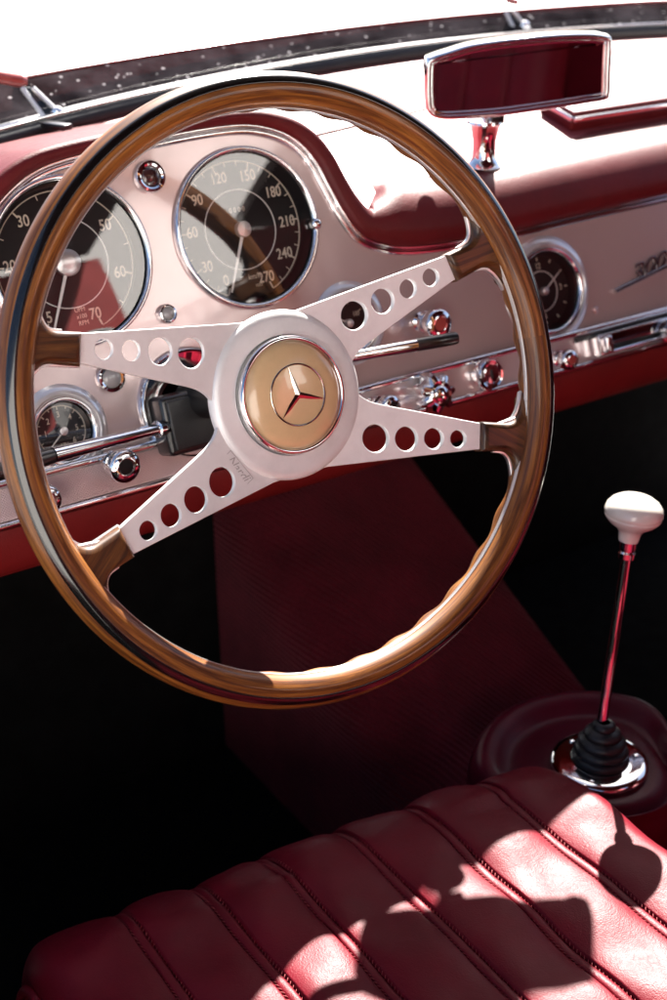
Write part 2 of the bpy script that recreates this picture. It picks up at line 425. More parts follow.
# ================================================================== steering column and stalks
col = empty('steering_column', 'steering column behind the wheel hub with black square shroud and chrome stalks', 'steering column', WHEEL)
MB().lathe([(.0, -.034), (.036, -.036), (.0365, -.042), (.030, -.052), (.019, -.066), (.0165, -.085), (.0165, -.10), (.0, -.10)], n=64).build('hub_bell', 'satin', col, 40)
MB().lathe([(.0, -.095), (.0150, -.095), (.0150, -.185)], n=48).build('column_tube', 'black', col, 40)
shroud = MB().box((-.014, -.014, -.174), (.046, .045, .026)).build('column_shroud', 'black', col, bevel=.004)
MB().box((-.014, -.014, -.1595), (.039, .038, .004)).build('shroud_face', 'rubber', shroud, bevel=.0018)
MB().lathe([(.020, -.20), (.030, -.189), (.0385, -.187), (.041, -.1845), (.043, -.187), (.0435, -.194)], (0, -.003, 0), n=72).build('column_ring', 'chrome', col, 40)
def stalk(p0, p1, p2, r, tipf):
    a, b, c = map(Vector, (p0, p1, p2))
    s = MB().tube([a, lerp(a, b, .12), lerp(a, b, .125), lerp(a, b, .5), lerp(a, b, .9), b], lambda t: [.0062, .0062, r*.9, r*.95, r*1.12, r*1.15][round(t*5)], 20).build('stalk', 'chrome', col, 40)
    MB().tube([b, lerp(b, c, .05), lerp(b, c, .9), lerp(b, c, .97), c], lambda t: [r*1.12, r*1.2, r*1.25, r*1.1, r*.6][round(t*4)], 20).build('stalk_tip', 'black', s, 40)
    return s
stalk((-.030, -.014, -.168), (-.137, -.0095, -.128), (-.185, -.0105, -.118), .0048, 0)
stalk((.02, .0125, -.120), (.158, .0055, -.106), (.194, .0038, -.100), .0042, 0)

# ================================================================== dashboard
dash = empty('dashboard', 'silver painted dashboard with round gauges, chrome trims and maroon leather padding', 'dashboard', DASH)
GA = dict(tach=(-.0690, .2268), speed=(.0790, .2278), oil=(-.1033, .1086), water=(.1555, .138), clock=(.3665, .1262))
trimP = [(-.46, .1815), (-.30, .1810), (-.21, .183), (-.178, .189), (-.159, .200), (-.147, .216), (-.138, .235), (-.127, .2545), (-.1128, .2696), (-.0955, .2820), (-.0778, .2898), (-.0570, .2940), (-.02, .2972), (.0201, .2996), (.060, .3012), (.0937, .2998), (.1191, .2922), (.1352, .2812), (.1458, .2660), (.1532, .2470), (.1611, .2271), (.1714, .2082), (.184, .1972), (.2069, .1876), (.2368, .1826), (.2887, .1802), (.3425, .1798), (.393, .1812), (.5277, .1833), (.75, .184), (1.05, .184)]
trim = [Vector((p.x, p.y, 0)) for p in catmull([(a, b, 0) for a, b in trimP], 6)]
outline = [(p.x, p.y) for p in trim] + [(1.05, .045), (-.46, .045)]
hl = [outline] + [circle(*GA['tach'], .0600, 72), circle(*GA['speed'], .0600, 72), circle(*GA['oil'], .0245, 48), circle(*GA['water'], .0245, 48), circle(*GA['clock'], .0400, 48), circle(-.0015, .1075, .036, 48)]
finish(plate_mesh(hl, .0016, .0002), 'panel', 'panel', dash, 30)
# chrome trim along the hood
def trim_tube(off, w, r):
    pts = []
    for i, p in enumerate(trim):
        t = (trim[min(i+1, len(trim)-1)]-trim[max(i-1, 0)]).normalized(); n = Vector((-t.y, t.x, 0)); pts.append(p+n*off+Vector((0, 0, w)))
    return pts
tb = MB().tube(trim_tube(.0005, .0010, 0), .0026, 12)
tb.tube(trim_tube(.0046, .0030, 0), .0017, 10)
tb.build('hood_trim', 'chrome', dash, 60)
# padding: swept over the trim line
def hump(x): return smooth(-.215, -.150, x)*(1-smooth(.150, .222, x))
rows = []; 
NB = 26
for i, p in enumerate(trim):
    t = (trim[min(i+1, len(trim)-1)]-trim[max(i-1, 0)]).normalized(); n = Vector((-t.y, t.x, 0))
    k = hump(p.x); h = lerp(.0615, .0155+.0065*abs(n.x), k); rc = lerp(.042, .006, k); bul = lerp(.012, .009, k); row = []
    prof = [(.004, -.002), (.0052, .0035), (.0070, .0065)]
    for q in range(5): prof.append((lerp(.009, h-rc, q/4), lerp(.0085, bul, sin(q/4*pi/2))))
    for q in range(1, 9):
        a = pi/2*q/8; prof.append((h-rc+rc*sin(a), bul-rc+rc*cos(a)))
    for o_, w_ in prof: row.append(p+n*o_+Vector((0, 0, w_)))
    last = row[-1]
    bv = Vector((0, lerp(.523, .135, k), lerp(-.878, -1.01, k)))
    Lb = lerp(.03, .19, k)
    for q in range(1, 9):
        s_ = q/8*Lb
        pp = last+bv*s_
        pp.x = lerp(pp.x, (.012+(pp.x-.012)*(1.10 if pp.x > 0 else .93)), k*(q/8))
        row.append(pp)
    rows.append(row)
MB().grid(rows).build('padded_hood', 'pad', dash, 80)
# deck (world coordinates -> dash local)
DI = DASH.inverted()
def dl(x, y, z): return DI @ Vector((x, y, z))
def yf(x): return .492-.27*(x-.5)**2
def deckz(y): return .668+.21*(y-.235)
rows = []
for i in range(61):
    x = lerp(-.46, 1.05, i/60); rows.append([dl(x, y, deckz(y)+.004*sin(pi*(j/12))) for j, y in [(j, lerp(.254-.036*smooth(.158, .176, x)*(1-smooth(.19, .235, x)), yf(x)+.034, j/12)) for j in range(13)]])
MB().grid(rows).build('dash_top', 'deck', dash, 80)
# seam and tray on the top
sm = [dl(lerp(.19, .37, k/20), lerp(.346, .372, k/20), deckz(lerp(.346, .372, k/20))+.0040) for k in range(21)]
MB().tube(sm, .0016, 8).build('top_seam', 'pad', dash)
tray = MB()
T0 = Vector((.4898, .2914, deckz(.2914)))
ra = Matrix.Rotation(radians(-1.0), 3, 'Z') @ Matrix.Rotation(radians(11.8), 3, 'X')
def trbox(c, d, name, mat, parent, bev):
    vs = MB().box((0, 0, 0), d); m2 = MB(); m2.add([dl(*(T0+ra @ (Vector(c)+Vector(v)))) for v in vs.v], vs.f)
    return m2.build(name, mat, parent, bevel=bev)
tr = trbox((.105, .022, .006), (.235, .050, .014), 'ashtray', 'pad', dash, .004)
trbox((.105, .0215, .016), (.228, .042, .005), 'lid', 'deck', tr, .002)
trbox((.105, -.0035, .0125), (.232, .004, .0055), 'chrome_edge', 'chrome', tr, .0015)
trbox((-.012, .0215, .0125), (.004, .046, .0055), 'chrome_edge', 'chrome', tr, .0015)

# rail
finish(plate_mesh([[(-.46, .052), (1.05, .052), (1.05, .084), (-.46, .084)]], .004, .0004), 'rail_backing', 'insert', dash).location = (0, 0, .0038)
def hbar(x0, x1, u0, u1, w, name, mat, parent=dash):
    prof = [(u0, .002), (u0, w*.55)] + [(lerp(u0, u1, .5-.5*cos(pi*k/8)), w*.55+w*.45*sin(pi*k/8)) for k in range(9)] + [(u1, w*.55), (u1, .002)]
    return MB().grid([[(x, a, b) for a, b in prof] for x in [lerp(x0, x1, k/20) for k in range(21)]]).build(name, mat, parent, 40)
hbar(-.46, 1.05, .0800, .0862, .0085, 'rail_moulding', 'chrome')
hbar(-.46, 1.05, .0505, .0560, .0085, 'rail_moulding', 'chrome')
finish(plate_mesh([[(-.46, .0565), (.100, .0565), (.100, .0795), (-.46, .0795)]], .0016, .0002), 'knurled_insert', 'knurl', dash).location = (0, 0, .0062)
finish(plate_mesh([[(.385, .0745), (1.05, .0745), (1.05, .0795), (.385, .0795)]], .0016, .0002), 'knurled_insert', 'rubber', dash).location = (0, 0, .0062)
# valance
prof = [(.0505, .002), (.0500, .0055), (.047, .0060), (.038, .0040), (.028, .0010), (.020, -.004), (.0155, -.010), (.0140, -.018), (.015, -.06), (.02, -.15)]
MB().grid([[(x, a, b) for a, b in prof] for x in [lerp(-.46, 1.05, k/30) for k in range(31)]]).build('lower_valance', 'valance', dash, 60)

# gauges
def ring_pts(c, r, w, n=64): return [(c[0]+r*cos(2*pi*k/n), c[1]+r*sin(2*pi*k/n), w) for k in range(n)]
def gauge(name, c, r, texts, ticks, needle, small=(), wd=-.011, inner=None, scale_r=None, num_size=.011, cap=.006, capmat='satin', pod=None, nl=1.0):
    x, u = c; O = (x, u, 0)
    bz = MB().lathe([(r+.0002, -.004), (r+.0002, .001), (r-.0004, .0042), (r-.0018, .0056), (r-.0034, .0052), (r-.0046, .0032), (r-.0052, -.001)], O, n=112).build(name, 'chrome', dash, 60)
    MB().lathe([(r-.0052, .0022), (r-.0062, -.002), (r-.0076, wd), ], O, n=96).build('inner_wall', 'dial', bz, 60)
    MB().lathe([(0, wd), (r-.004, wd)], O, n=96).build('dial', 'dial', bz)
    ms = []
    for tx, ang, rad, sz in texts:
        a = radians(ang); ms.append(text_mesh(tx, sz, Matrix.Translation((x+rad*cos(a), u+rad*sin(a), wd+.0005)), .0001, 0, .82, off=sz*.012))
    for tx, px, pu, sz in small:
        ms.append(text_mesh(tx, sz, Matrix.Translation((x+px, u+pu, wd+.0005)), .0001, 0, .9))
    tk = MB()
    for ang, r0, r1, wth in ticks:
        a = radians(ang); tk.box((x+(r0+r1)/2*cos(a), u+(r0+r1)/2*sin(a), wd+.0004), (r1-r0, wth, .0003), Matrix.Rotation(a, 3, 'Z'))
    me = bpy.data.meshes.new('t'); me.from_pydata(tk.v, [], tk.f); ms.append(me)
    finish(join(ms, 'scale_print'), 'scale_print', 'mark', bz, smooth=False)
    if inner: MB().tube(ring_pts(c, inner, wd+.0004, 96), .00042, 6, True).build('inner_circle', 'white', bz)
    if scale_r:
        a0, a1, rr = scale_r; MB().tube([(x+rr*cos(radians(lerp(a0, a1, k/90))), u+rr*sin(radians(lerp(a0, a1, k/90))), wd+.0004) for k in range(91)], .00045, 6).build('scale_arc', 'mark', bz)
    a = radians(needle); d = Vector((cos(a), sin(a), 0)); e = Vector((-d.y, d.x, 0)); o = Vector((x, u, wd+.0045)); ln = (r-.012)*nl
    nd = MB(); wv = .0013 if r > .05 else .0006
    nd.add([o+e*wv, o-e*wv, o+d*ln-e*wv*.55, o+d*ln+e*wv*.55, o+e*wv+Vector((0, 0, .0006)), o-e*wv+Vector((0, 0, .0006)), o+d*ln-e*wv*.55+Vector((0, 0, .0006)), o+d*ln+e*wv*.55+Vector((0, 0, .0006))], [(0, 1, 2, 3), (4, 5, 6, 7), (0, 1, 5, 4), (1, 2, 6, 5), (2, 3, 7, 6), (3, 0, 4, 7)])
    ndl = nd.build('needle', 'white', bz, smooth=False)
    MB().lathe([(cap, wd+.002), (cap, wd+.0056), (cap*.9, wd+.0066), (cap*.3, wd+.0072), (0, wd+.0072)], O, n=40).build('needle_cap', capmat, bz, 40)
    MB().lathe([(0, .0012), (r-.005, .0010)], O, n=96).build('glass', 'glass', bz)
    if pod:
        MB().lathe([(pod, .0002), (pod-.0012, .0014), (lerp(pod, r, .5), .0052), (r+.0012, .0062), (r-.0010, .0030), (r-.0012, -.004)], O, n=96).build('pod', 'pod', bz, 60)
    return bz
sp = lambda v: .6-(v-210)/30*35
tk = []
for v in range(0, 271, 10):
    big = v % 30 == 0; tk.append((sp(v), .0470 if big else .0490, .0525, .0011 if big else .0007))
speed = gauge('speedometer', GA['speed'], .0629, [(str(v), sp(v)+(-6 if v == 0 else 3 if v == 30 else -1), .0425, .0118) for v in range(0, 271, 30)], tk, -114.5,
      small=[('km/h', .004, -.0375, .0062), ('VDO', .0065, -.0450, .0032), ('0 0 0 0', .0, .0155, .0055)], inner=.0312, scale_r=(sp(0), sp(270), .0530), cap=.0065, nl=1.0)
st_ = MB().lathe([(.0045, .003), (.0046, .0065), (.0036, .0085), (.0015, .0095), (0, .0096)], (.079+.0590, .2278-.0065, 0), n=28).build('trip_stud', 'chrome', speed, 40)
tp = {5: 240, 10: 222, 20: 175, 30: 127, 40: 79, 50: 32, 60: -18, 70: -70}
tk = []
ks = sorted(tp)
for a_, b_ in zip(ks, ks[1:]):
    for q in range(2 if a_ > 5 else 1):
        tk.append((lerp(tp[a_], tp[b_], q/2), .0470 if q == 0 else .0485, .0520, .0012 if q == 0 else .0007))
tk.append((tp[70], .0470, .0520, .0013))
tach = gauge('tachometer', GA['tach'], .0629, [(str(v), tp[v]-1, .0425, .0118) for v in ks], tk, -115.5,
      small=[('UPM', .0025, -.0350, .0048), ('x100', .0030, -.0400, .0046), ('RPM', .0035, -.0450, .0048)], inner=.0330, scale_r=(tp[5], tp[70], .0525), cap=.0098, nl=1.03)
gauge('pressure_gauge', GA['oil'], .0262, [(str(v), 89-(v-3)*45, .0122, .0062) for v in range(1, 7)], [(89-(v-3)*45, .0158, .0182, .0009) for v in range(0, 7)]+[(89-(v+.5-3)*45, .0165, .0182, .0006) for v in range(0, 6)], -140,
      small=[('ATU', .0, -.0105, .0036)], wd=-.005, cap=.0034, pod=.0345, scale_r=(225, -50, .0186), nl=1.2)
gauge('temperature_gauge', GA['water'], .0262, [('80', 120, .0122, .0055), ('100', 30, .0122, .0055)], [(120-k*45, .0158, .0182, .0009) for k in range(5)], 150, wd=-.005, cap=.0034, pod=.0345, nl=1.2)
gauge('dash_clock', GA['clock'], .0395, [(t_, a_, .0225, .0075) for t_, a_ in (('12', 90), ('3', 0), ('6', -90), ('9', 180))], [(k*30, .0272, .0302, .0011) for k in range(12)], 35, wd=-.008, inner=.0180, cap=.0036, pod=.0490, nl=.85)

def part_lathe(name, prof, x, u, mat, parent=dash, ax=(0, 0, 1), n=40, w=0, angle=40):
    return MB().lathe(prof, (x, u, w), ax, n).build(name, mat, parent, angle)
# warning lamps
def lamp(x, u, r, mat):
    b = part_lathe('warning_lamp', [(r, 0), (r, .003), (r*.92, .0048), (r*.78, .0052), (r*.66, .0044), (r*.6, .002)], x, u, 'chrome')
    part_lathe('lens', [(r*.64, .0024), (r*.5, .0040), (r*.25, .0048), (0, .005)], x, u, mat, b)
lamp(.0058, .2776, .0122, 'lens'); lamp(-.0037, .1760, .0074, 'grey'); lamp(-.0592, .1385, .0112, 'grey')
# pull knobs
def knob(x, u, s=1.0, face='black', tilt=(0, -.12, 1)):
    k = part_lathe('pull_knob', [(0, 0), (.0068*s, 0), (.0072*s, .003), (.0054*s, .005), (.0052*s, .009), (.0085*s, .0100), (.0095*s, .0125), (.0088*s, .0150), (.0064*s, .0162), (.0064*s, .0180), (.0092*s, .0190), (.0110*s, .0215), (.0117*s, .0255), (.0112*s, .0290), (.0096*s, .0312), (.0062*s, .0322), (.0058*s, .0308), (0, .0306)], x, u, 'chrome', ax=tilt)
    t = Vector(tilt).normalized()
    MB().lathe([(.0056*s, .0305), (.0048*s, .0316), (0, .0320)], (x, u, 0), tilt, 28).build('knob_face', face, k)
knob(.2235, .1262, 1.12, 'redpl'); knob(-.0735, .0790, 1.08, 'black'); knob(-.1360, .0700, .95, 'redpl')
knob(.1600, .0700, .8, 'black', (.1, -.1, 1)); knob(.3560, .0680, .8, 'redpl')
# fluted light switch
def fluted(x, u, s):
    k = MB(); nfl = 7; rows = []
    for r, w in [(.006, 0), (.007, .004), (.0105, .006), (.0125, .010), (.0130, .017), (.0115, .0215), (.0085, .0235), (.006, .0225), (.0055, .0245), (.003, .0262), (.0, .0266)]:
        rows.append([(x+s*r*(1+(.14 if .009 < r else 0)*cos(nfl*a))*cos(a), u-.1*w*s+s*r*(1+(.14 if .009 < r else 0)*cos(nfl*a))*sin(a), w*s) for a in [2*pi*q/84 for q in range(84)]])
    k.grid(rows, False, True); return k.build('light_switch', 'chrome', dash, 40)
fluted(.2130, .0690, 1.25)
# ignition lock: a round pink-lit barrel with a keyhole
ig = part_lathe('ignition_lock', [(.0135, 0), (.0138, .006), (.0130, .0105), (.0118, .0120), (.0105, .0116), (.0100, .0098), (.0088, .0096), (.0078, .0110), (.0050, .0116), (.0, .0116)], .2775, .0690, 'chrome', w=.005)
MB().box((.2775, .0690, .0168), (.0022, .0075, .0010)).build('key_slot', 'rubber', ig, bevel=.0003)
# heater sliders in a chrome frame
hs = finish(plate_mesh([[(.4035, .0590), (.560, .0590), (.560, .0775), (.4035, .0775)], [(.418, .0700), (.552, .0700), (.552, .0745), (.418, .0745)], [(.418, .0615), (.552, .0615), (.552, .0660), (.418, .0660)]], .012, .0015), 'heater_control', 'chrome', dash); hs.location = (0, 0, .0165)
MB().box((.485, .068, .0065), (.145, .0165, .002)).build('slot_backing', 'rubber', hs).location = (0, 0, -.0165)
lv = MB(); lv.box((.4075, .0683, .0215), (.008, .0165, .010)); lv.build('slider_grip', 'chrome', hs, bevel=.002).location = (0, 0, -.0165)
knob(.4930, .0660, 1.15, 'redpl')
# badge script above the glove box
B0 = (.4428, .1125)
dirx = Vector((.0642, .0122)).normalized(); ba = atan2(.0108, .0642)
bd = text_mesh('300 SL', .0215, Matrix.Translation((.478, .1262, .0022)) @ Matrix.Rotation(ba, 4, 'Z'), .0008, .55, 1.45, bev=.0005, align='LEFT', off=-.0003)
bar = MB().tube([(.4440+t*.20, .1115+t*.20*tanb, .0022) for t in [k/12 for k in range(13)] for tanb in [ba]], lambda t: .0022-.0008*t, 10)
me2 = bpy.data.meshes.new('b'); me2.from_pydata(bar.v, [], bar.f)
bd.transform(Matrix.Translation((-.0150, -.0055, 0)))
finish(join([bd, me2], 'badge'), 'badge', 'darkchrome', dash, 40)
part_lathe('screw', [(.0034, 0), (.0032, .0012), (.0018, .0019), (0, .002)], .4190, .0990, 'panel')

# ================================================================== gear lever
gl = empty('gear_lever', 'chrome gear lever with ivory mushroom knob and black bellows beside the seat', 'gear lever', Matrix.Translation((.240, -.053, .250)))
B = Vector((0, 0, 0)); T = Vector((.034, .024, .197))
ax = (T-Vector((.002, .004, .030))).normalized()
bp = MB().lathe([(.0, .001), (.040, .001), (.0405, .004), (.0385, .0062), (.034, .0072), (.028, .0068), (.024, .0075)], B, n=72).build('base_plate', 'chrome', gl, 60)
for k in range(3):
    a = radians(95+120*k); MB().lathe([(.0022, 0), (.002, .001), (0, .0014)], (.031*cos(a), .031*sin(a), .007), n=16).build('screw', 'chrome', bp)
prof = [(.0235, .006), (.0240, .009), (.0225, .0125), (.0205, .0140), (.0222, .0165), (.0226, .0195), (.0205, .0225), (.0185, .0240), (.0200, .0265), (.0200, .0295), (.0180, .0325), (.0150, .0345), (.0158, .0370), (.0152, .0400), (.0120, .0430), (.0095, .0445), (.0098, .0480), (.0080, .0510), (.005, .052)]
prof = [(r, .006+(z-.006)*.78) for r, z in prof]
MB().lathe(prof, B, tuple((ax*.4+Vector((0, 0, .6))).normalized()), 56).build('bellows', 'rubber', gl, 60)
MB().tube([lerp(Vector((.002, .004, .030)), T, t) for t in [k/10 for k in range(11)]], lambda t: lerp(.0046, .0036, t), 20).build('lever_rod', 'chrome', gl)
MB().lathe([(.004, -.021), (.0062, -.0205), (.0068, -.016), (.0056, -.0145), (.0066, -.012), (.0066, -.006), (.0074, -.004)], T, tuple(ax), 32).build('collar_nut', 'chrome', gl, 40)
kn = MB().lathe([(0, -.006), (.0078, -.006), (.0084, -.002), (.0092, .002), (.0125, .0055), (.0185, .0095), (.0218, .0135), (.0224, .0150), (.0220, .0158), (.0228, .0166), (.0230, .0190), (.0218, .0235), (.0185, .0275), (.0135, .0305), (.008, .0322), (0, .0328)], T, tuple((ax+Vector((-.05, -.10, 0))).normalized()), 64).build('gear_knob', 'ivory', gl, 50)

# ================================================================== tunnel
tun = empty('transmission_tunnel', 'ribbed maroon carpeted transmission tunnel running forward below the dashboard', 'tunnel', Matrix.Translation((.265, .1, 0)))
def tz(y): return .185+max(0, y-.095)*.476 - .35*max(0, .05-y)*0
rows = []; uv = []
for i in range(41):
    y = lerp(-.10, .46, i/40); zt = tz(max(y, .0)); rs = .075
    pr = [(.15, 0), (.15, (zt-rs)*.5), (.15, zt-rs)]
    pr += [(.15+rs-rs*cos(a), zt-rs+rs*sin(a)) for a in [pi/2*k/10 for k in range(1, 11)]]
    pr += [(.28, zt+.002), (.33, zt+.001)]
    pr += [(.38-.02+.02*sin(a), zt-.02+.02*cos(a)) for a in [pi/2*k/5 for k in range(6)]] + [(.382, zt*.5), (.384, 0)]
    row = []; s_ = 0; last = None
    for x, z in pr:
        if last: s_ += hypot(x-last[0], z-last[1])
        last = (x, z); row.append((x-.265, y-.1, z)); uv.append((s_, y))
    rows.append(row)
MB().grid(rows).build('ribbed_carpet', 'carpet', tun, 60, uvs=uv)
ct = Vector((.240, -.056, 0))-Vector((.265, .1, 0))
CP = [(.0, .2500), (.044, .2500), (.055, .2490), (.066, .2470), (.074, .2460), (.0790, .2475), (.0850, .2525), (.0920, .2570), (.0985, .2575), (.1035, .2540), (.1075, .2470), (.1100, .2340), (.1120, .20), (.113, .1)]
rows = []
for r, z in CP:
    row = []
    for k in range(128):
        a = 2*pi*k/128; fw = smooth(-.35, .55, sin(a)); sc_ = 1 if r < .05 else lerp((.05+(r-.05)*.35)/r, 1, fw)
        row.append(ct+Vector((r*sc_*cos(a), r*sc_*sin(a), z-(.0 if r < .06 else .004*(1-fw)))))
    rows.append(row)
MB().grid(rows, False, True).build('leather_collar', 'collar', tun, 60)
rows = []
for i in range(25):
    y = lerp(-.06, -.85, i/24); pr = [(.13, 0), (.135, .13)] + [(.145+.03*(1-cos(a)), .155+.028*sin(a)) for a in [pi/2*k/6 for k in range(7)]] + [(.24, .187), (.33, .184)] + [(.352+.03*sin(a), .154+.03*cos(a)) for a in [pi/2*k/6 for k in range(7)]] + [(.39, .1), (.39, 0)]
    rows.append([(x-.265, y-.1, z) for x, z in pr])
MB().grid(rows).build('leather_cover', 'collar', tun, 60)

# ================================================================== seats
def seat(name, dx, label, detail=True):
    rt = empty(name, label, 'car seat', Matrix.Translation((dx, -.3, 0)))
    XL, XR = -.242, .196; seams = [-.1690, -.1110, -.0555, .0062, .0640, .1270]
    ed = [XL] + seams + [XR]
    def yr(x): return -.032-.050*max(0, (x+.24)/.436)**1.7
    def bulge(x):
        for a, b in zip(ed, ed[1:]):
            if a <= x <= b:
                t = (x-a)/(b-a)*2-1; e = .0052*(1-abs(t)**3.4)
                for s_ in seams:
                    d = abs(x-s_)
                    if d < .0050: e = (.0016*sqrt(max(0, 1-(d/.0038)**2)) if d < .0038 else -.0022)
                return e
        return 0
    nx = 420 if detail else 120; rows = []
    RR = .062
    for i in range(nx+1):
        x = lerp(XL, XR, i/nx); row = []; edge = min(x-XL, XR-x); er = .020
        dr = 0 if edge > er else er-sqrt(max(0, er*er-(er-edge)**2))
        b = bulge(x); yc = yr(x)
        path = []
        for k in range(40): path.append((lerp(-.50, yc, k/39), 0.0, 0))
        for k in range(1, 27): path.append((0, 0, radians(150)*k/26))
        for k, (y, _, a) in enumerate(path):
            zx = .0085*(x+.242)/.438; puff = .010*smooth(-.50, -.25, y if k < 40 else yc) 
            if k < 40:
                p = Vector((x, y, .262+zx+puff*.6)); n = Vector((0, 0, 1))
            else:
                n = Vector((0, sin(a), cos(a))); p = Vector((x, yc, .268+zx-RR))+n*RR
            wob = .0022*sin(31*x+23*y+1.3)*sin(47*y-13*x)+.0014*sin(80*x+3)*sin(70*y+a*5)
            row.append(p+n*(b+wob-dr)-Vector((0, -.3, 0)))
        p = row[-1]; row.append(Vector((p.x, p.y-.03, .10)))
        rows.append(row)
    cu = MB().grid(rows)
    # side walls
    for r_, sgn in ((rows[0], -1), (rows[-1], 1)):
        cu.grid([r_, [Vector((v.x+sgn*.004, v.y, min(v.z, .22)*1.0-.02)) for v in r_], [Vector((v.x, v.y, .10)) for v in r_]])
    cu = cu.build('cushion', 'seat', rt, 70)
    for r_, sgn in ((rows[0], -1), (rows[-1], 1)):
        MB().tube([v+Vector((sgn*.0022, 0, .0005)) for v in r_[:-1]], .0036, 10).build('piping', 'seat', cu, 70)
    if detail:
        st = MB()
        for s_ in seams:
            for sd in (-1, 1):
                x = s_+sd*.0044; zx = .0085*(x+.242)/.438; yc = yr(x); q = 0.0; 
                ys = []; y = -.50
                while y < yc: ys.append((Vector((x, y, .262+zx+.006*smooth(-.50, -.25, y))), Vector((0, 1, 0)), Vector((0, 0, 1)))); y += .0036
                for k in range(32):
                    a = .0036/RR*k; n = Vector((0, sin(a), cos(a))); ys.append((Vector((x, yc, .268+zx-RR))+n*RR, Vector((0, cos(a), -sin(a))), n))
                for p, t, n in ys:
                    wob = .0022*sin(31*p.x+23*p.y+1.3)*sin(47*p.y-13*p.x)
                    d = (t*.0013+Vector((sd*.0013, 0, 0))); m_ = p+n*(.0006+wob)-Vector((0, -.3, 0))
                    st.tube([m_-d, m_-d*.5+n*.0005, m_+d*.5+n*.0005, m_+d], .00034, 5)
        st.build('stitching', 'thread', cu, 80)
    # backrest
    rows = []; nb = 90
    for i in range(nb+1):
        x = lerp(XL, XR, i/nb); edge = min(x-XL, XR-x); er = .05; dr = 0 if edge > er else er-sqrt(max(0, er*er-(er-edge)**2)); row = []
        b = bulge(x)
        for k in range(30):
            t = k/29; row.append(Vector((x, -.53-.12*t-dr+b*.9, .25+.40*t))-Vector((0, -.3, 0)))
        for k in range(1, 14):
            a = pi*k/13; row.append(Vector((x, -.65-.045+.045*cos(a)-dr*cos(a)+b*.9, .65-dr*.7+.04*sin(a)))-Vector((0, -.3, 0)))
        row.append(Vector((x, -.68, .25))-Vector((0, -.3, 0)))
        rows.append(row)
    MB().grid(rows).build('backrest', 'seat', rt, 70)
    return rt
seat('driver_seat', 0, 'maroon pleated leather seat in front of the steering wheel with sunlit patches')
seat('passenger_seat', .72, 'second maroon pleated leather seat on the far side of the tunnel', False)

# ================================================================== mirror
nn = Vector((-.46, -.888, -.02)).normalized(); aa = Vector((.888, -.46, 0)).normalized(); bb = nn.cross(aa)
MC = Vector((.3457, .2144, .7537))
mir = empty('rear_view_mirror', 'chrome framed rear view mirror standing on the dash top reflecting red leather', 'mirror', frame4(MC, aa, bb, nn))
oc = [(-.078, -.0075), (-.0777, .0147), (-.0729, .0193), (-.0583, .0236), (-.042, .0279), (-.0216, .0305), (-.0011, .0324), (.0195, .0338), (.0402, .0345), (.0585, .0341), (.0704, .0322), (.0757, .0282), (.0769, .006), (.0779, -.0142), (.075, -.0199), (.0573, -.0226), (.0363, -.0253), (.011, -.0282), (-.0143, -.0308), (-.0396, -.0321), (-.0606, -.0323), (-.0716, -.0295), (-.0765, -.0235)]
oc = [(a*1.027, b*1.027) for a, b in oc]
oc = oc[::-1]
pol = [(p.x, p.y) for p in catmull([(a, b, 0) for a, b in oc+[oc[0]]], 4)][:-1]
cx, cy = 0, .0012
def ins(d): return [(x, y) for x, y in offset_poly(pol if area(pol) > 0 else pol[::-1], -d)]
lay = [(0.0075, -.024), (.0022, -.018), (.0, -.012), (-.0002, -.004), (.0004, .0010), (.0018, .0030), (.0034, .0034), (.0046, .0024), (.0052, .0006), (.0060, .0006), (.0066, .0014), (.0072, .0006), (.0078, -.0006)]
rows = [[(x, y, w) for x, y in ins(d)] for d, w in lay]
bk = [(cx+(x-cx)*.3, cy+(y-cy)*.3, -.028) for x, y in ins(0)]
mf = MB().grid([bk]+rows, False, True).build('mirror_frame', 'chrome', mir, 60)
g = ins(.0074); MB().add([(x, y, -.0002) for x, y in g], [tuple(range(len(g)))]).build('mirror_glass', 'mirror', mf, smooth=False)
MI = mir.matrix_world.inverted()
base = Vector((.3400, .2500, .674)); mid = MI @ base
MB().lathe([(.0, .054), (.004, .054), (.0055, .049), (.006, .044), (.0165, .040), (.0170, .038), (.0135, .035), (.0105, .022), (.0105, .008), (.0145, .001), (.016, 0)], mid, tuple(MI.to_3x3() @ Vector((0, 0, 1))), 48).build('pedestal', 'chrome', mir, 40)
MB().tube([MI @ (base+Vector((0, 0, .045))), MI @ (base+Vector((.0, -.006, .062))), Vector((-.006, -.012, -.024))], .0045, 14).build('stem', 'chrome', mir)
MB().box((-.0150, -.0335, -.010), (.012, .010, .009)).build('dip_tab', 'black', mir, bevel=.0015)

# ================================================================== windscreen and outside
ws = empty('windscreen', 'curved windscreen with black rubber seal and chrome base behind the dash top', 'windscreen', Matrix.Translation((.3, .48, .72)))
def wl(x, y, z): return Vector((x-.3, y-.48, z-.72))
xs = [lerp(-.46, 1.05, k/60) for k in range(61)]
MB().tube([wl(x, yf(x)+.014, deckz(yf(x))+.005) for x in xs], .0105, 16).build('rubber_seal', 'rubber', ws)
MB().tube([wl(x, yf(x)+.010, deckz(yf(x))+.0160) for x in xs], .0010, 8).build('chrome_bead', 'chrome', ws)
yb0 = lambda x: .530-.23*(x-.52)**2
rows = [[wl(x, yf(x)+.024, deckz(yf(x))+.004), wl(x, yf(x)+.027, deckz(yf(x))+.0110), wl(x, yf(x)+.034, deckz(yf(x))+.0120), wl(x, max(yf(x)+.045, yb0(x)), deckz(max(yf(x)+.045, yb0(x)))+.0020)] for x in xs]
MB().grid(rows).build('base_frame', 'body', ws, 60)
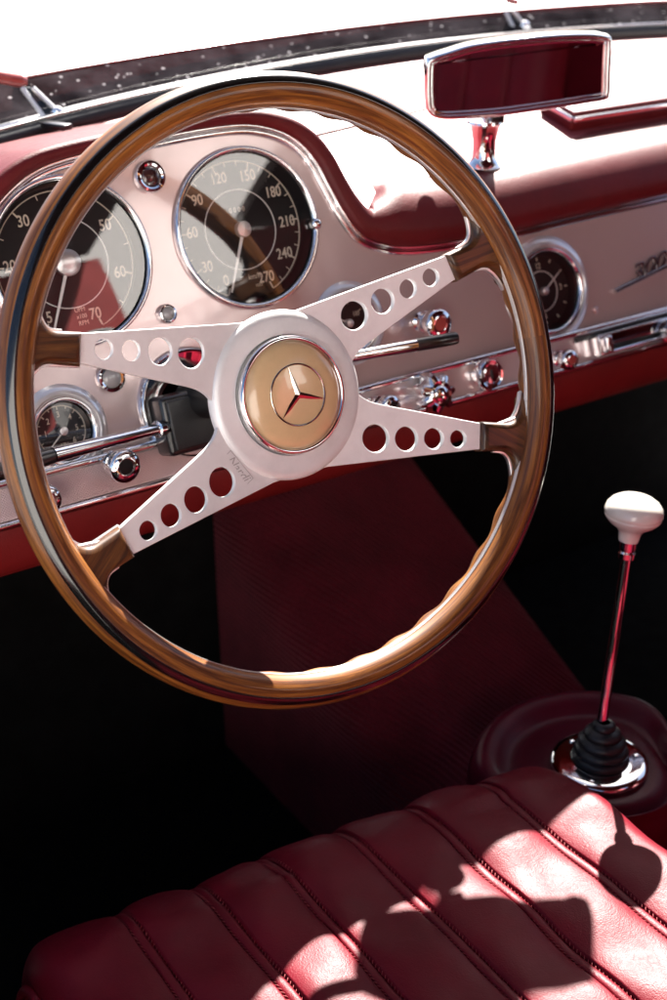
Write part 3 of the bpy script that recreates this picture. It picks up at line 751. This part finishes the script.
rows = [[wl(x, lerp(yf(x)+.018, yf(x)-.36, t)+.05*sin(pi*t), lerp(deckz(yf(x))+.014, 1.08, t)) for t in [k/14 for k in range(15)]] for x in xs]
MB().grid(rows).build('glass', 'screen', ws, 80)
MB().tube([wl(x, yf(x)-.36, 1.08) for x in xs], .011, 12).build('top_rail', 'chrome', ws)
cl = MB(); cl.box(wl(.012, .4235, .7195), (.010, .030, .005), Matrix.Rotation(radians(25), 3, 'Z')); cl.build('seal_clip', 'black', ws, bevel=.001)

sc = empty('scuttle_panel', 'dusty black scuttle strip speckled with dirt beyond the windscreen base', 'scuttle panel', Matrix.Translation((.4, .53, .72)))
ybt = lambda x: .570-.17*(x-.5)**2
rows = [[Vector((x-.4, lerp(yb0(x), ybt(x), t)-.53, deckz(lerp(yb0(x), ybt(x), t))+.0015+.010*t-.72)) for t in (0, .33, .66, 1)] for x in xs]
MB().grid(rows).build('scuttle_strip', 'dusty', sc, 60)
MB().tube([Vector((x-.4, ybt(x)-.53, deckz(ybt(x))+.0120-.72)) for x in xs], .0016, 8).build('edge_seal', 'redpl', sc)
bn = empty('bonnet', 'pale silver car bonnet in full sun at the top of the picture', 'bonnet', Matrix.Translation((.4, 1.2, .7)))
rows = []
for x in [lerp(-.60, 1.25, k/50) for k in range(51)]:
    y0 = ybt(x)-.0015; rows.append([Vector((x-.4, lerp(y0, 2.1, t)-1.2, deckz(y0)+.0115+.06*sin(t*1.8)-.03*((x-.4)/.9)**2*t-.7)) for t in [k/24 for k in range(25)]])
MB().grid(rows).build('bonnet_skin', 'body', bn, 60)
# wipers
def wiper(l0, l1, r0, r1, b0, b1, bt, label):
    p = (Vector(l0)+Vector(r0))/2; o = empty('windscreen_wiper', label, 'wiper', Matrix.Translation(p))
    l0, l1, r0, r1, b0, b1 = [Vector(v)-p for v in (l0, l1, r0, r1, b0, b1)]
    for a, b in ((l0, l1), (r0, r1)):
        MB().tube([lerp(a, b, t) for t in (0, .3, .7, 1)], .0022, 10).build('arm_rail', 'body', o)
    fw = Vector((0, .002, 0)); MB().add([l0+fw, r0+fw, r1+fw, l1+fw, l0+fw*2, r0+fw*2, r1+fw*2, l1+fw*2], [(0, 1, 2, 3), (4, 5, 6, 7), (0, 1, 5, 4), (1, 2, 6, 5), (2, 3, 7, 6), (3, 0, 4, 7)]).build('arm_web', 'black', o, smooth=False)
    MB().lathe([(.006, -.003), (.006, .003), (.004, .006), (0, .007)], lerp(l0, r0, .6)+Vector((0, -.003, .004)), (0, -.5, 1), 32).build('pivot_cap', 'chrome', o, 40)
    MB().tube([lerp(b0, b1, t) for t in (0, .03, .3, .6, .94, 1)], lambda t: bt*(.6 if t in (0, 1) else 1), 14).build('blade_holder', 'redpl', o, 40)
    return o
wiper((.0201, .46, .7155), (.0073, .48, .743), (.0337, .46, .7192), (.0174, .48, .7419), (-.09, .482, .775), (.0125, .482, .7475), .0058, 'chrome windscreen wiper arm over the black strip at the far left')
wiper((.617, .541, .7330), (.6113, .552, .7531), (.6362, .541, .7315), (.623, .552, .752), (.616, .555, .764), (.632, .556, .760), .0035, 'chrome windscreen wiper arm rising just above the mirror')

# ================================================================== cabin shell
def struct(name, mb, mat, **kw):
    o = mb.build(name, mat, None, **kw); o['kind'] = 'structure'; return o
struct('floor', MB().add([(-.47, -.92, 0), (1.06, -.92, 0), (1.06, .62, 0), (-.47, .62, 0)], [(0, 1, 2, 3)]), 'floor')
struct('ground', MB().add([(-60, -60, -.32), (60, -60, -.32), (60, 60, -.32), (-60, 60, -.32)], [(0, 1, 2, 3)]), 'ground')
bh = empty('bulkhead', 'black footwell bulkhead under the dashboard', 'bulkhead', Matrix.Translation((.3, .45, 0)))
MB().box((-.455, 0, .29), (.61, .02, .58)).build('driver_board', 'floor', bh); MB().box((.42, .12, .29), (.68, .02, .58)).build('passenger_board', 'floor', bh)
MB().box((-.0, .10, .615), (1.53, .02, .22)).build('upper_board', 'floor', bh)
for x, nm, lab in ((-.485, 'door_sill', 'low black door sill beside the driver footwell'), (1.075, 'passenger_door', 'car door with red leather trim on the passenger side')):
    d = empty(nm, lab, 'car door', Matrix.Translation((x, -.2, 0)))
    hh = .40 if x < 0 else .66
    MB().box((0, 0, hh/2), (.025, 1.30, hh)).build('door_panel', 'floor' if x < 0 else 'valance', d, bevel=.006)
    MB().box((0, 0, hh+.015), (.05, 1.30, .03)).build('door_cap', 'pad', d, bevel=.012)
rd = empty('rear_deck', 'maroon leather deck behind the seats', 'rear deck', Matrix.Translation((.3, -.95, 0)))
MB().box((0, 0, .30), (1.54, .03, .60)).build('rear_wall', 'seat', rd); MB().box((0, -.30, .60), (1.54, .60, .03)).build('deck_top', 'pad', rd)

wl_ = empty('reflector_wall', 'unseen white wall added behind the car to reflect light', 'wall', Matrix.Translation((0, -5.5, -.32)))  # unseen wall, added to brighten the spokes and the gauge reflections
MB().box((0, -.1, 2.1), (14, .2, 4.2)).build('rendered_face', 'wall', wl_)
MB().box((0, -.1, 4.24), (14.2, .24, .08)).build('coping', 'wall', wl_, bevel=.01)
rf = empty('roof', 'closed car roof with maroon headlining and an open doorway on the driver side', 'roof', Matrix.Translation((.4, -.4, 1.1)))
xr = [-.30, -.15, .0, .12, .24, .36, .41, .48, .56, .62, .66, .75, .85, .95, 1.02, 1.09]
yr_ = [(.085, 1.075), (.05, 1.095), (-.10, 1.115), (-.30, 1.12), (-.60, 1.118), (-.80, 1.112), (-1.02, 1.095)]
def roof_mesh(dz):
    mb = MB(); mb.add([(x-.4, y+.4, z-1.1+.03*cos((x-.45)*2.4)+dz) for x in xr for y, z in yr_], [])
    n = len(yr_)
    for a in range(len(xr)-1):
        for b in range(n-1):
            if .47 < xr[a] < .70 and b >= 4: continue
            mb.f.append((a*n+b, a*n+b+1, a*n+n+b+1, a*n+n+b))
    return mb
roof_mesh(0).build('headlining', 'lining', rf, 60)
roof_mesh(.02).build('roof_skin', 'body', rf, 60)
bkp = plate_mesh([[(-.30, .58), (1.09, .58), (1.09, 1.098), (.75, 1.098), (.735, .965), (.70, .94), (.50, .92), (.485, .95), (.48, 1.098), (-.30, 1.098)]], .02)
bkp.transform(Matrix(((1, 0, 0, -.4), (0, 0, -1, -.60), (0, 1, 0, -1.1), (0, 0, 0, 1))))
finish(bkp, 'rear_pillar_panel', 'rear', rf)

MB().box((.67, -.28, -.22), (.03, .86, .44)).build('quarter_panel', 'valance', rf, bevel=.008)

# ================================================================== light and camera
el, rot = radians(42.6), radians(40.5)
sd = Vector((cos(el)*sin(rot), cos(el)*cos(rot), sin(el)))
W = bpy.data.worlds.new('World'); S.world = W; W.use_nodes = True; nt = W.node_tree
sky = nt.nodes.new('ShaderNodeTexSky'); sky.sky_type = 'NISHITA'; sky.sun_disc = False; sky.sun_elevation = el; sky.sun_rotation = rot; sky.dust_density = 1.5; sky.ozone_density = .3; sky.air_density = .7
nt.links.new(sky.outputs['Color'], nt.nodes['Background'].inputs['Color']); nt.nodes['Background'].inputs['Strength'].default_value = .05
sl = bpy.data.lights.new('sun', 'SUN'); sl.energy = 5; sl.angle = radians(.5); sl.color = (1, .95, .88)
so = bpy.data.objects.new('sun', sl); C.objects.link(so); so.rotation_euler = (-sd).to_track_quat('-Z', 'Y').to_euler(); so.location = sd*5
cam = bpy.data.cameras.new('camera'); co = bpy.data.objects.new('camera', cam); C.objects.link(co)
co.matrix_world = frame4((-.4357235, -.69203699, .95878053), (.83545633, -.54948186, -.00907808), (.25584799, .37427679, .89132412), (-.48636872, -.74698499, .45327574))
cam.sensor_fit = 'VERTICAL'; cam.sensor_height = 36; cam.lens = 1361.8169/1000*36; cam.clip_start = .01; cam.clip_end = 500
cam.dof.use_dof = True; cam.dof.focus_distance = .90; cam.dof.aperture_fstop = 7.1
S.camera = co
S.view_settings.view_transform = 'Standard'; S.view_settings.look = 'None'; S.view_settings.exposure = 2.3; S.view_settings.gamma = 1
S.cycles.use_denoising = True
S.cycles.max_bounces = 10; S.cycles.transparent_max_bounces = 12; S.cycles.glossy_bounces = 6; S.cycles.sample_clamp_indirect = 12; S.cycles.blur_glossy = .3
S.cycles.caustics_reflective = False
